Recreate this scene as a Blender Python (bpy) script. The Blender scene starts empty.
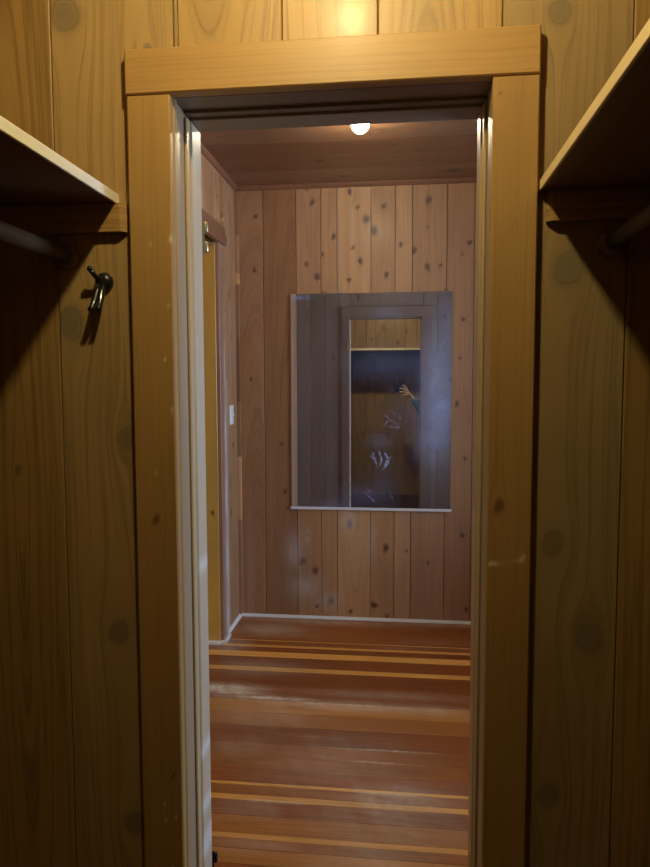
import bpy, bmesh, math, random
import numpy as np
from mathutils import Vector, Matrix

SC = bpy.context.scene
COL = SC.collection

# ------------------------------------------------------------------ camera, world, lights, exposure
H = 1.47                                   # height of the lens
def set_camera():
    cam = bpy.data.cameras.new('camera'); o = bpy.data.objects.new('camera', cam); COL.objects.link(o)
    cam.sensor_fit = 'HORIZONTAL'; cam.sensor_width = 36.0; cam.lens = 675.0 / 650.0 * 36.0
    cam.clip_start = 0.005; cam.clip_end = 60
    yaw, pitch, roll = math.radians(6.5), math.radians(4.2), math.radians(0.17)
    R = Matrix.Rotation(yaw, 3, 'Z')
    f = R @ Vector((0, math.cos(pitch), -math.sin(pitch))); r = R @ Vector((1, 0, 0)); u = r.cross(f)
    r2 = math.cos(roll) * r - math.sin(roll) * u; u2 = math.cos(roll) * u + math.sin(roll) * r
    M = Matrix((r2, u2, -f)).transposed().to_4x4(); M.translation = Vector((0, 0, H))
    o.matrix_world = M
    SC.camera = o
set_camera()

w = bpy.data.worlds.new('world'); SC.world = w; w.use_nodes = True
w.node_tree.nodes['Background'].inputs[0].default_value = (0.62, 0.78, 1.0, 1)
w.node_tree.nodes['Background'].inputs[1].default_value = 1.0

def area(name, loc, target, sx, sy, power, col):
    l = bpy.data.lights.new(name, 'AREA'); l.shape = 'RECTANGLE'; l.size = sx; l.size_y = sy
    l.energy = power; l.color = col
    o = bpy.data.objects.new(name, l); COL.objects.link(o); o.location = loc
    o.rotation_euler = (Vector(target) - Vector(loc)).to_track_quat('-Z', 'Y').to_euler()
    return o
# daylight outside the window in the hall's right wall
DAY = area('daylight', (2.35, 2.62, 1.60), (0.0, 2.0, 1.25), 1.3, 1.3, 112, (0.54, 0.72, 1.0))
CLOSET_LAMP = 800.0; CLOSET_COL = (1.0, 0.845, 0.42)
HALL_LAMP = 205.0; HALL_COL = (1.0, 0.87, 0.60)

vs = SC.view_settings
SC.display_settings.display_device = 'sRGB'
vs.view_transform = 'Standard'; vs.look = 'None'; vs.gamma = 1.0; vs.use_curve_mapping = False
vs.exposure = 0.0

# ------------------------------------------------------------------ helpers
def tag(o, label=None, cat=None, group=None, kind=None):
    if label: o['label'] = label
    if cat: o['category'] = cat
    if group: o['group'] = group
    if kind: o['kind'] = kind
    return o

def empty(name, loc=(0, 0, 0), parent=None):
    o = bpy.data.objects.new(name, None); COL.objects.link(o); o.location = loc; o.empty_display_size = .05
    if parent: o.parent = parent
    return o

class MB:
    """collects geometry with two vector attributes: g = grain coordinates, kt = (knot, tint, wear)"""
    def __init__(s): s.v = []; s.f = []; s.g = []; s.k = []; s.sm = []
    def add(s, v, f, g=None, k=None, smooth=False):
        b = len(s.v); s.v += [tuple(map(float, p)) for p in v]; s.f += [tuple(i + b for i in q) for q in f]
        s.sm += [smooth] * len(f)
        s.g += list(g) if g is not None else [(0, 0, 0)] * len(v)
        s.k += list(k) if k is not None else [(0, 1, 0)] * len(v)
    def build(s, name, mat, parent=None, origin=None):
        me = bpy.data.meshes.new(name)
        O = Vector(origin) if origin is not None else Vector((0, 0, 0))
        if parent is not None and origin is None:
            p = parent; 
            while p is not None: O += p.location; p = p.parent
        me.from_pydata([tuple(Vector(p) - O) for p in s.v], [], s.f)
        me.polygons.foreach_set('use_smooth', s.sm)
        for nm, d in (('g', s.g), ('kt', s.k)):
            a = me.attributes.new(nm, 'FLOAT_VECTOR', 'POINT'); a.data.foreach_set('vector', np.array(d, dtype=np.float32).ravel())
        bm = bmesh.new(); bm.from_mesh(me); bmesh.ops.recalc_face_normals(bm, faces=bm.faces); bm.to_mesh(me); bm.free()
        me.materials.append(mat)
        o = bpy.data.objects.new(name, me); COL.objects.link(o)
        if parent is not None:
            o.parent = parent
            if origin is not None:
                q = Vector((0, 0, 0)); p = parent
                while p is not None: q += p.location; p = p.parent
                o.location = O - q
        elif origin is not None: o.location = O
        return o

def wob(u, v, seed, fu, fv):
    r = random.Random(int(seed * 977) + 5); s = 0
    for i in range(5):
        a = r.uniform(.4, 1.6) * fu; b = r.uniform(.4, 1.6) * fv
        s = s + np.sin(u * a + v * b + r.uniform(0, 6.28)) * np.cos(v * b * .7 - u * a * .5 + r.uniform(0, 6.28))
    return s / 5

def grain(u, v, seed, knots, cath):
    """u across, v along; returns phi, knot amount. The grain flows round each knot."""
    phi = np.array(u, dtype=float); kn = np.zeros_like(phi)
    for (ku, kv, R) in knots:
        if R <= 0: continue
        dx = u - ku; dz = (v - kv)
        r2 = dx * dx + (dz / 2.4) ** 2 + 1e-9
        Re = R * 1.25
        phi = phi - np.where(r2 > Re * Re, dx * Re * Re / r2, dx) * .93
        an = np.arctan2(dz, dx); ph = (ku * 37 + kv * 53) % 6.28
        q = 1. if R < .02 else .35
        rr = np.sqrt(dx * dx + (dz / 1.2) ** 2) * (1 + .16 * q * np.sin(2 * an + ph) + .10 * q * np.sin(3 * an + 2 * ph))
        tail = np.abs(dx) / (R * .8) + np.abs(dz) / (R * 4.2)
        kn = np.maximum(kn, np.clip(.55 * (1 - tail), 0, .55))
        kn = np.maximum(kn, np.clip(1.6 - rr / R, 0, 1.6))          # 0 outside, .6 at the rim, up to 1.6
    phi = phi + .006 * wob(u, v, seed, 9, 3.1) + .0025 * wob(u, v, seed + 3, 40, 14)
    if cath:
        u0, v0, a = cath
        phi = np.sqrt((phi - u0) ** 2 + (a * (v - v0)) ** 2 + 1e-6) * 1.0
    return phi, kn

def board(mb, O, eu, ev, en, lu, lv, t, seed=0., tint=1., knots=(), res=None, ch=.0015, cath=None, hue=0., wear=None, uo=0., vo=0.):
    """solid board: front face at O spanned by eu*lu, ev*lv, thickness t going along -en. Front face gridded when res is set."""
    O = np.array(O, float); eu = np.array(eu, float); ev = np.array(ev, float); en = np.array(en, float)
    nu = max(1, int(round(lu / res[0]))) if res else 1
    nv = max(1, int(round(lv / res[1]))) if res else 1
    us = np.linspace(ch, lu - ch, nu + 1); vsx = np.linspace(ch, lv - ch, nv + 1)
    U, V = np.meshgrid(us, vsx)                        # (nv+1, nu+1)
    U = U.ravel(); V = V.ravel()
    P = O + U[:, None] * eu + V[:, None] * ev
    idx = lambda i, j: j * (nu + 1) + i
    faces = [(idx(i, j), idx(i + 1, j), idx(i + 1, j + 1), idx(i, j + 1)) for j in range(nv) for i in range(nu)]
    loop = [idx(i, 0) for i in range(nu)] + [idx(nu, j) for j in range(nv)] + [idx(i, nv) for i in range(nu, 0, -1)] + [idx(0, j) for j in range(nv, 0, -1)]
    Lu = U[loop]; Lv = V[loop]
    Ou = np.where(Lu <= ch + 1e-7, 0, np.where(Lu >= lu - ch - 1e-7, lu, Lu)); Ov = np.where(Lv <= ch + 1e-7, 0, np.where(Lv >= lv - ch - 1e-7, lv, Lv))
    P1 = O + Ou[:, None] * eu + Ov[:, None] * ev - ch * en
    P2 = O + Ou[:, None] * eu + Ov[:, None] * ev - t * en
    n0 = len(U); n = len(loop)
    for a in range(n):
        b = (a + 1) % n
        faces.append((loop[a], loop[b], n0 + b, n0 + a)); faces.append((n0 + a, n0 + b, n0 + n + b, n0 + n + a))
    faces.append(tuple(n0 + n + a for a in range(n)))
    au = np.concatenate([U, Ou, Ou]) + uo; av = np.concatenate([V, Ov, Ov]) + vo
    phi, kn = grain(au, av, seed, knots, cath)
    dep = np.concatenate([np.zeros(n0), np.full(n, ch), np.full(n, t)])
    phi = phi + dep
    wr = wear(au, av) if wear else np.zeros_like(phi)
    g = np.stack([phi + seed * 3.7, av, np.full_like(phi, seed)], 1)
    k = np.stack([kn, np.full_like(phi, tint), wr + 10 * round(hue, 3)], 1) if hue else np.stack([kn, np.full_like(phi, tint), wr], 1)
    mb.add(np.concatenate([P, P1, P2]), faces, g.tolist(), k.tolist())

X = (1, 0, 0); Yv = (0, 1, 0); Z = (0, 0, 1); nX = (-1, 0, 0); nY = (0, -1, 0); nZ = (0, 0, -1)

def box(mb, x0, x1, y0, y1, z0, z1, axis='z', seed=0., tint=1., ch=.0015, front='-y', **kw):
    """board given by extents; axis = grain direction"""
    lo = {'x': x0, 'y': y0, 'z': z0}; hi = {'x': x1, 'y': y1, 'z': z1}
    e = {'x': np.array(X, float), 'y': np.array(Yv, float), 'z': np.array(Z, float)}
    fa = front[1]; sg = 1 if front[0] == '+' else -1
    others = [c for c in 'xyz' if c != fa and c != axis]
    ua = others[0]
    O = lo[ua] * e[ua] + lo[axis] * e[axis] + (hi[fa] if sg > 0 else lo[fa]) * e[fa]
    board(mb, O, e[ua], e[axis], sg * e[fa], hi[ua] - lo[ua], hi[axis] - lo[axis], hi[fa] - lo[fa], seed, tint, ch=ch, uo=lo[ua], vo=lo[axis], **kw)

def tube(mb, pts, rad, seg=12, cap=True, smooth=True, g=None):
    pts = [Vector(p) for p in pts]; n = len(pts); rad = rad if isinstance(rad, (list, tuple)) else [rad] * n
    V = []; F = []; G = []
    up = None
    L = 0
    for i, p in enumerate(pts):
        d = (pts[min(i + 1, n - 1)] - pts[max(i - 1, 0)]).normalized()
        if up is None: up = d.orthogonal().normalized()
        up = (up - d * up.dot(d)).normalized(); s = d.cross(up)
        if i: L += (p - pts[i - 1]).length
        for k in range(seg):
            a = 2 * math.pi * k / seg
            V.append(p + (up * math.cos(a) + s * math.sin(a)) * rad[i]); G.append((rad[i] * math.sin(a), L, .3))
    for i in range(n - 1):
        for k in range(seg):
            F.append((i * seg + k, i * seg + (k + 1) % seg, (i + 1) * seg + (k + 1) % seg, (i + 1) * seg + k))
    if cap: F.append(tuple(range(seg - 1, -1, -1))); F.append(tuple((n - 1) * seg + k for k in range(seg)))
    mb.add(V, F, G, None, smooth)

def lathe(mb, c, axis, prof, seg=32, smooth=True):
    """prof: list of (r, h) along axis from c"""
    c = Vector(c); a = Vector(axis).normalized(); u = a.orthogonal().normalized(); s = a.cross(u)
    V = []; F = []
    for r, h in prof:
        for k in range(seg):
            t = 2 * math.pi * k / seg; V.append(c + a * h + (u * math.cos(t) + s * math.sin(t)) * max(r, 1e-5))
    n = len(prof)
    for i in range(n - 1):
        for k in range(seg): F.append((i * seg + k, i * seg + (k + 1) % seg, (i + 1) * seg + (k + 1) % seg, (i + 1) * seg + k))
    F.append(tuple(range(seg - 1, -1, -1))); F.append(tuple((n - 1) * seg + k for k in range(seg)))
    mb.add(V, F, None, None, smooth)

# ------------------------------------------------------------------ materials
def new_mat(name):
    m = bpy.data.materials.new(name); m.use_nodes = True; nt = m.node_tree
    return m, nt, nt.nodes['Principled BSDF']
def N(nt, t, **kw):
    n = nt.nodes.new(t)
    for k, v in kw.items(): setattr(n, k, v)
    return n
def math_(nt, op, a, b=None, clamp=False, c=None):
    n = N(nt, 'ShaderNodeMath', operation=op, use_clamp=clamp)
    for i, q in enumerate((a, b, c)):
        if q is None: continue
        if isinstance(q, (int, float)): n.inputs[i].default_value = q
        else: nt.links.new(q, n.inputs[i])
    return n.outputs[0]
def mixc(nt, f, a, b, mode='MIX'):
    n = N(nt, 'ShaderNodeMix', data_type='RGBA', blend_type=mode); n.clamp_factor = True
    for s, q in ((0, f), (6, a), (7, b)):
        if isinstance(q, (int, float)): n.inputs[s].default_value = q
        elif isinstance(q, tuple): n.inputs[s].default_value = (*q[:3], 1)
        else: nt.links.new(q, n.inputs[s])
    return n.outputs[2]
def ramp(nt, fac, stops):
    n = N(nt, 'ShaderNodeValToRGB'); cr = n.color_ramp
    while len(cr.elements) > 1: cr.elements.remove(cr.elements[-1])
    cr.elements[0].position = stops[0][0]; cr.elements[0].color = (*stops[0][1], 1)
    for p, c in stops[1:]:
        e = cr.elements.new(p); e.color = (*c, 1)
    nt.links.new(fac, n.inputs[0]); return n.outputs[0]

def wood(name, dark, light, alt, knotc, wear_sheen_col, ring=60., fine=420., rough=.42, coat=.25, bump=.12, ringamt=.55, blot=.25, spec=.5, core=(.62, 1.0), halo_amt=.35, core_amt=.9):
    m, nt, P = new_mat(name); L = nt.links.new
    g = N(nt, 'ShaderNodeAttribute', attribute_name='g'); k = N(nt, 'ShaderNodeAttribute', attribute_name='kt')
    sg = N(nt, 'ShaderNodeSeparateXYZ'); L(g.outputs['Vector'], sg.inputs[0])
    sk = N(nt, 'ShaderNodeSeparateXYZ'); L(k.outputs['Vector'], sk.inputs[0])
    kn, tint, w10 = sk.outputs[0], sk.outputs[1], sk.outputs[2]
    hue = math_(nt, 'DIVIDE', math_(nt, 'FLOOR', math_(nt, 'MULTIPLY', w10, 1.0)), 10.)   # integer part /10 = hue
    wear = math_(nt, 'FRACT', w10)
    def vec(a, b, c=1.):
        n = N(nt, 'ShaderNodeCombineXYZ'); L(math_(nt, 'MULTIPLY', sg.outputs[0], a), n.inputs[0]); L(math_(nt, 'MULTIPLY', sg.outputs[1], b), n.inputs[1]); L(math_(nt, 'MULTIPLY', sg.outputs[2], c), n.inputs[2]); return n.outputs[0]
    def noise(v, detail=3, rgh=.55, dist=0.):
        n = N(nt, 'ShaderNodeTexNoise'); n.inputs['Scale'].default_value = 1; n.inputs['Detail'].default_value = detail; n.inputs['Roughness'].default_value = rgh; n.inputs['Distortion'].default_value = dist
        L(v, n.inputs['Vector']); return n.outputs[0]
    n1 = noise(vec(ring, .5, 7.), 3)
    n2 = noise(vec(fine, 4., 3.), 2)
    n3 = noise(vec(6, 1.8, 11.), 4, .6)
    # thin late-wood lines: distance of n1*k to integers
    fr = math_(nt, 'ABSOLUTE', math_(nt, 'SUBTRACT', math_(nt, 'FRACT', math_(nt, 'MULTIPLY', n1, 5.0)), .5))
    line = math_(nt, 'POWER', math_(nt, 'SUBTRACT', 1.0, math_(nt, 'MULTIPLY', fr, 2.0, True), True), 3.0)
    base = mixc(nt, hue, light, alt)
    lo = mixc(nt, hue, dark, tuple(a * .5 for a in alt))
    f1 = math_(nt, 'MULTIPLY', math_(nt, 'ADD', math_(nt, 'MULTIPLY', line, .65), math_(nt, 'MULTIPLY', n2, .5)), ringamt)
    c = mixc(nt, f1, base, lo)
    b = math_(nt, 'ADD', 1 - blot, math_(nt, 'MULTIPLY', n3, blot * 2))
    b = math_(nt, 'MULTIPLY', b, tint)
    cb = N(nt, 'ShaderNodeCombineColor')
    for i in range(3): L(b, cb.inputs[i])
    c = mixc(nt, 1.0, c, cb.outputs[0], 'MULTIPLY')
    # knot
    kr = noise(vec(90, 40, 1.), 4, .65)
    rings = math_(nt, 'ABSOLUTE', math_(nt, 'SINE', math_(nt, 'ADD', math_(nt, 'MULTIPLY', kn, 11.), math_(nt, 'MULTIPLY', kr, 5.))))
    kc = mixc(nt, math_(nt, 'MULTIPLY', math_(nt, 'POWER', rings, 2.), .42), knotc, tuple(a * .35 for a in knotc))
    halo = N(nt, 'ShaderNodeMapRange', interpolation_type='SMOOTHSTEP'); L(math_(nt, 'ADD', kn, math_(nt, 'MULTIPLY', math_(nt, 'SUBTRACT', kr, .5), .5)), halo.inputs[0])
    halo.inputs[1].default_value = .0; halo.inputs[2].default_value = .8; halo.inputs[3].default_value = 0; halo.inputs[4].default_value = halo_amt
    cor = N(nt, 'ShaderNodeMapRange', interpolation_type='SMOOTHSTEP'); L(math_(nt, 'ADD', kn, math_(nt, 'MULTIPLY', math_(nt, 'SUBTRACT', kr, .5), .6)), cor.inputs[0])
    cor.inputs[1].default_value = core[0]; cor.inputs[2].default_value = core[1]; cor.inputs[3].default_value = 0; cor.inputs[4].default_value = core_amt
    kf = math_(nt, 'MULTIPLY', math_(nt, 'MAXIMUM', halo.outputs[0], cor.outputs[0]), math_(nt, 'GREATER_THAN', kn, .001))
    c = mixc(nt, kf, c, kc)
    # crack line round the rim of the knot
    rim = math_(nt, 'LESS_THAN', math_(nt, 'ABSOLUTE', math_(nt, 'SUBTRACT', kn, math_(nt, 'ADD', (core[0] + core[1]) / 2 - .1, math_(nt, 'MULTIPLY', kr, .15)))), .06)
    c = mixc(nt, math_(nt, 'MULTIPLY', rim, .35), c, tuple(a * .3 for a in knotc))
    # worn finish, and daylight sheen painted through the same mask
    tc = N(nt, 'ShaderNodeTexCoord'); wn = N(nt, 'ShaderNodeTexNoise'); wn.inputs['Scale'].default_value = 38; wn.inputs['Detail'].default_value = 5; L(tc.outputs['Object'], wn.inputs['Vector'])
    wn2 = noise(vec(260, 9, 1.), 3)
    wm = math_(nt, 'MULTIPLY', wear, math_(nt, 'MULTIPLY', math_(nt, 'ADD', wn.outputs[0], wn2), 1.0), True)
    c = mixc(nt, wm, c, wear_sheen_col)
    L(c, P.inputs['Base Color'])
    rr = math_(nt, 'ADD', rough - .07, math_(nt, 'ADD', math_(nt, 'MULTIPLY', n3, .14), math_(nt, 'MULTIPLY', wm, .4)))
    L(rr, P.inputs['Roughness'])
    P.inputs['Specular IOR Level'].default_value = spec
    P.inputs['Coat Weight'].default_value = coat; P.inputs['Coat Roughness'].default_value = .22
    bp = N(nt, 'ShaderNodeBump'); bp.inputs['Strength'].default_value = bump; bp.inputs['Distance'].default_value = .002
    hgt = math_(nt, 'SUBTRACT', math_(nt, 'ADD', math_(nt, 'MULTIPLY', n2, .5), math_(nt, 'MULTIPLY', n3, 1.2)), math_(nt, 'ADD', math_(nt, 'MULTIPLY', line, .3), math_(nt, 'MULTIPLY', kf, .4)))
    L(hgt, bp.inputs['Height']); L(bp.outputs[0], P.inputs['Normal'])
    return m

def plain(name, col, rough=.5, metal=0., spec=.5, emit=None, es=0., noise_amt=0., coat=0.):
    m, nt, P = new_mat(name)
    tc = N(nt, 'ShaderNodeTexCoord'); n = N(nt, 'ShaderNodeTexNoise'); n.inputs['Scale'].default_value = 60; n.inputs['Detail'].default_value = 4
    nt.links.new(tc.outputs['Object'], n.inputs['Vector'])
    c = mixc(nt, math_(nt, 'MULTIPLY', n.outputs[0], noise_amt), col, tuple(a * .4 for a in col))
    nt.links.new(c, P.inputs['Base Color'])
    P.inputs['Roughness'].default_value = rough; P.inputs['Metallic'].default_value = metal; P.inputs['Specular IOR Level'].default_value = spec
    P.inputs['Coat Weight'].default_value = coat
    if emit: P.inputs['Emission Color'].default_value = (*emit, 1); P.inputs['Emission Strength'].default_value = es
    return m

GREYK = (.17, .115, .06)
M_closet = wood('closet_plank_wood', (.15, .075, .018), (.48, .275, .085), (.38, .245, .10), GREYK, (.7, .6, .42), rough=.5, coat=.1, ring=36, ringamt=.68, blot=.32, core=(.45, .95), halo_amt=.6, core_amt=.75)
M_case = wood('casing_wood', (.24, .12, .034), (.45, .255, .082), (.45, .30, .15), (.2, .09, .03), (.78, .66, .45), rough=.5, coat=.1, ring=90, ringamt=.4, blot=.18)
M_jamb = wood('jamb_wood', (.20, .10, .04), (.36, .26, .165), (.46, .30, .12), (.2, .09, .03), (.75, .73, .70), rough=.42, coat=.25, ring=90, ringamt=.3, blot=.12)
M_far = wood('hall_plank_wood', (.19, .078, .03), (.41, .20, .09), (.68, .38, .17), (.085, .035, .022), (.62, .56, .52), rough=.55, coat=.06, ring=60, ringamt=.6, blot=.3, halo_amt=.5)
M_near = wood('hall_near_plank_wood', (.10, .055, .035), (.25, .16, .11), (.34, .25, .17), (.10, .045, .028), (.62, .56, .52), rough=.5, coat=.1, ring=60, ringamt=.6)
M_ceil = wood('ceiling_board_wood', (.13, .045, .018), (.27, .12, .055), (.42, .23, .105), (.08, .03, .02), (.6, .5, .4), rough=.42, coat=.2, ring=45, ringamt=.7, halo_amt=.5)
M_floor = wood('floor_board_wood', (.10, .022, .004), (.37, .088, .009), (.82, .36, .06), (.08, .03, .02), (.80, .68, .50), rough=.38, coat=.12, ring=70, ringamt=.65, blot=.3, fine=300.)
M_redtrim = wood('red_brown_trim_wood', (.14, .055, .03), (.25, .115, .062), (.5, .3, .2), (.08, .03, .02), (.75, .72, .72), rough=.45, coat=.2, ring=90, ringamt=.3)
M_yellow = wood('yellow_board_wood', (.40, .21, .04), (.62, .37, .085), (.6, .4, .2), (.18, .08, .03), (.8, .7, .5), rough=.4, coat=.2, ring=90, ringamt=.22)
M_shelf = wood('shelf_wood', (.40, .26, .10), (.62, .46, .22), (.82, .80, .73), (.2, .1, .04), (.8, .75, .65), rough=.42, coat=.25, ring=220, ringamt=.3)
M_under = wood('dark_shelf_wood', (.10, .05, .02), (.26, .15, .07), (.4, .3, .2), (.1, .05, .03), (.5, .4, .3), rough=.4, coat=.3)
M_rod = wood('dark_rod_wood', (.05, .03, .015), (.12, .075, .035), (.2, .1, .05), (.1, .05, .03), (.5, .4, .3), rough=.5, coat=.1)
M_base = wood('worn_white_base_wood', (.55, .52, .50), (.88, .87, .86), (.6, .5, .4), (.2, .15, .1), (.8, .8, .8), rough=.5, coat=.1, ring=200)
M_black = plain('black_painted_metal', (.012, .011, .010), .28, 0, .6, coat=.4)
M_blackhinge = plain('blackened_steel', (.03, .03, .035), .35, .7)
M_brass = plain('worn_brass', (.75, .66, .45), .3, 1.0, noise_amt=.4)
M_steel = plain('bright_steel', (.80, .82, .84), .25, 1.0)
M_alu = plain('satin_aluminium', (.86, .88, .90), .6, .25)
M_white = plain('white_plastic', (.80, .84, .82), .35)
M_porc = plain('white_porcelain', (.75, .73, .68), .3)
M_dark = plain('dark_gap_backing', (.02, .013, .008), .9)
M_bulb = plain('hall_bulb_glow', (1, 1, 1), .5, emit=HALL_COL, es=HALL_LAMP)
M_cbulb = plain('closet_bulb_glow', (1, 1, 1), .5, emit=CLOSET_COL, es=CLOSET_LAMP)
M_plaster = plain('pale_plaster', (.45, .42, .38), .8, noise_amt=.1)

R = random.Random(7)
def rnd(a, b): return R.uniform(a, b)

# ------------------------------------------------------------------ dimensions
D = 4.12               # far wall
ZC = 2.665             # hall ceiling
ZCC = 2.70             # closet ceiling
CX0, CX1, CY0 = -1.0, .66, -.72
HX0, HX1 = -1.018, 2.10
W0, W1 = 1.5, 1.67     # faces of the wall with the doorway
JL, JR, JZ = -.508, .184, 2.104      # doorway inside faces

# ------------------------------------------------------------------ closet: wall with the doorway
CK = [(-.754, 2.298, .032), (.32, 2.235, .022), (-.762, 1.612, .030), (-.632, 1.345, .022), (-.665, .883, .023), (-.637, .41, .024),
      (.330, 1.122, .022), (.409, .912, .026), (.331, .547, .022), (-.905, 1.268, .008), (.350, 1.712, .030), (-.565, 2.21, .010),
      (-.34, 2.32, .008), (.60, 1.3, .015)]
def knots_in(ks, u0, u1): return [k for k in ks if u0 - .0 <= k[0] <= u1 + .0]
mb = MB()
seams = [CX0, -.79, -.528, -.516, -.262, -.055, .205, .468, CX1]
tints = [.84, .95, .8, .92, 1.05, 1.02, .80, .72]; hues = [.0, .3, .3, .1, .0, .1, .6, .0]
caths = [(-.9, 1.2, .045), (-.60, 2.0, .05), None, (-.42, 2.9, .12), (-.1, 2.6, .1), (.05, 1.0, .06), (.245, 1.35, .035), None]
for i in range(8):
    a, b = seams[i] + .001, seams[i + 1] - .001
    ks = knots_in(CK, a, b)
    if b <= -.54 or a >= .2: z0 = 0
    elif a > -.57: z0 = 2.12
    else: z0 = 0
    x1 = b
    kw = dict(seed=1.3 + i * 1.17, tint=tints[i], knots=ks, res=(.0055, .008), cath=caths[i], ch=.002, hue=hues[i])
    if i == 1:       # runs behind the left casing; its lower part stops at the jamb
        box(mb, a, -.506, W0, W0 + .018, 0, ZCC, **kw)
    elif i == 2: box(mb, -.504, -.496, W0 + .002, W0 + .018, 2.12, ZCC, **{**kw, 'res': None}); box(mb, -.5255 + .024, -.5165 + .02, W0 + .001, W0 + .016, 2.14, ZCC, **{**kw, 'res': None}) if False else None
    elif i == 3: box(mb, -.494, b, W0, W0 + .018, 2.12, ZCC, **kw)
    elif i == 5: box(mb, a, b, W0, W0 + .018, 2.12, ZCC, **kw)
    elif i == 6: box(mb, a, b, W0, W0 + .018, 0, ZCC, **kw)
    else: box(mb, a, b, W0, W0 + .018, z0, ZCC, **kw)
# backing sheet behind the seams, three pieces round the opening
for x0, x1, z0, z1 in ((CX0, -.53, 0, ZCC), (.21, CX1, 0, ZCC), (-.53, .21, 2.13, ZCC)):
    box(mb, x0, x1, W0 + .0185, W0 + .03, z0, z1, ch=.0001, tint=.2)
tag(mb.build('wall_closet_front', M_closet), 'knotty yellow brown plank wall around the closet doorway', 'wall', kind='structure')

# other closet walls, floor, ceiling
def plank_wall(name, mat, O, eu, en, length, height, widths, t=.018, knots=(), res=(.03, .03), label='', cathp=.4, tr=(.85, 1.08), hr=(0, .6), gap=.001, u_off=0., back=None, holes=None, seams=None, tl=None, hl=None, wear=None, seed0=0.):
    gap = .0016
    mb = MB(); u = 0; i = 0; O = np.array(O, float); eu = np.array(eu, float)
    if seams is None:
        seams = [0]
        while seams[-1] < length: seams.append(min(length, seams[-1] + R.choice(widths) * rnd(.95, 1.05)))
        if seams[-1] - seams[-2] < .03: seams.pop(-2)
    for i in range(len(seams) - 1):
        a, b = seams[i] + gap, seams[i + 1] - gap
        sd = seed0 + 2.1 + i * 1.31; ti = tl[i] if tl else rnd(*tr); hu = hl[i] if hl else round(rnd(*hr), 1)
        ct = (u_off + rnd(a, b), rnd(0, height), rnd(.04, .1)) if rnd(0, 1) < cathp else None
        ks = [k for k in knots if a + u_off - .002 <= k[0] <= b + u_off + .002]
        spans = [(0, height)]
        if holes:
            for (h0, h1, g0, g1) in holes:      # u range, v range
                if a >= h0 - .003 and b <= h1 + .003:
                    spans = [s for s in ((0, g0), (g1, height)) if s[1] - s[0] > .01]
        for (s0, s1) in spans:
            board(mb, O + eu * a + np.array(Z) * s0, eu, Z, en, b - a, s1 - s0, t, sd, ti, ks, res, .002, ct, hu, wear, a + u_off, s0)
    return mb
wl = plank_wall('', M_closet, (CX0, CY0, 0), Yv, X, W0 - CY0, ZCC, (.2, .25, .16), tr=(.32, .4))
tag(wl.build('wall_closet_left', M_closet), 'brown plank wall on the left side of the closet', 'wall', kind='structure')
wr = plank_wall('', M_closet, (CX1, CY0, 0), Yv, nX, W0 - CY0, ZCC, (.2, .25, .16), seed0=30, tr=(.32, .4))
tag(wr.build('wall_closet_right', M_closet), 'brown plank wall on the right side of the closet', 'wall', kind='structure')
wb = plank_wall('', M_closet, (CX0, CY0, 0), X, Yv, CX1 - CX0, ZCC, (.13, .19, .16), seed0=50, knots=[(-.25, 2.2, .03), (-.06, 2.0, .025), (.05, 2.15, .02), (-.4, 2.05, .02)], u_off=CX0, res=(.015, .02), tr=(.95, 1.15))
tag(wb.build('wall_closet_back', M_closet), 'plank wall at the back of the closet, seen in the mirror', 'wall', kind='structure')
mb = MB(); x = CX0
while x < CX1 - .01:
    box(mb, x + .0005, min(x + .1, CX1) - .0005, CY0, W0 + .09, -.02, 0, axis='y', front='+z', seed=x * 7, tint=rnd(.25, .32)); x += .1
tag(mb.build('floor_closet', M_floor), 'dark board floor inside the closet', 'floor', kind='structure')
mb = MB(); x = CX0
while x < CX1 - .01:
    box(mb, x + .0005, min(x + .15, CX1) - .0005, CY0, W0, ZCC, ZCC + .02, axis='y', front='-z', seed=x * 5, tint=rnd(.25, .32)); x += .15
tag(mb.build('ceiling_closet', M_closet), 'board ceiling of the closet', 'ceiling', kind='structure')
# shell outside (keeps daylight out of the closet)
def shell(name, parts, mat=M_plaster, label=''):
    mb = MB()
    for p in parts: box(mb, *p, ch=.0001)
    return tag(mb.build(name, mat), label, 'wall', kind='structure')

# ------------------------------------------------------------------ hall
FK = [(-.891, 2.489, .013), (-.901, 2.167, .014), (-.576, 2.641, .011), (-.541, 2.562, .015), (-.579, 2.195, .012), (-.514, 2.119, .018),
      (-.482, 2.251, .010), (-.413, 2.354, .014), (-.316, 2.616, .014), (-.269, 2.523, .011), (-.218, 2.452, .021), (-.297, 2.286, .011),
      (-.252, 2.206, .015), (-.321, 2.096, .011), (-.171, 2.382, .024), (-.113, 2.525, .014), (-.095, 2.122, .014), (-.012, 2.297, .013),
      (.067, 2.261, .017), (.151, 2.55, .017), (.147, 2.396, .008), (.147, 2.162, .017), (.223, 2.17, .010), (.393, 2.298, .014), (.35, 2.236, .008),
      (-.613, .362, .019), (-.534, .301, .020), (-.582, .527, .009), (-.319, .607, .019), (-.312, .05, .012), (-.44, .114, .020), (-.522, .078, .012),
      (-.093, .46, .019), (-.165, .096, .018), (-.085, .03, .012), (.37, .549, .014), (.399, .086, .014), (.166, .373, .010), (.032, .443, .009),
      (.36, 1.85, .012), (.33, 1.35, .014), (.38, 1.02, .01), (-.93, 1.5, .01), (-.74, 1.1, .01), (-.72, .8, .012), (.345, 1.62, .008)]
fs = [-1.036, -.847, -.644, -.492, -.394, -.19, -.045, .056, .26, .42, .60, .80, 1.0, 1.2, 1.42, 1.65, 1.9, 2.1]
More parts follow.
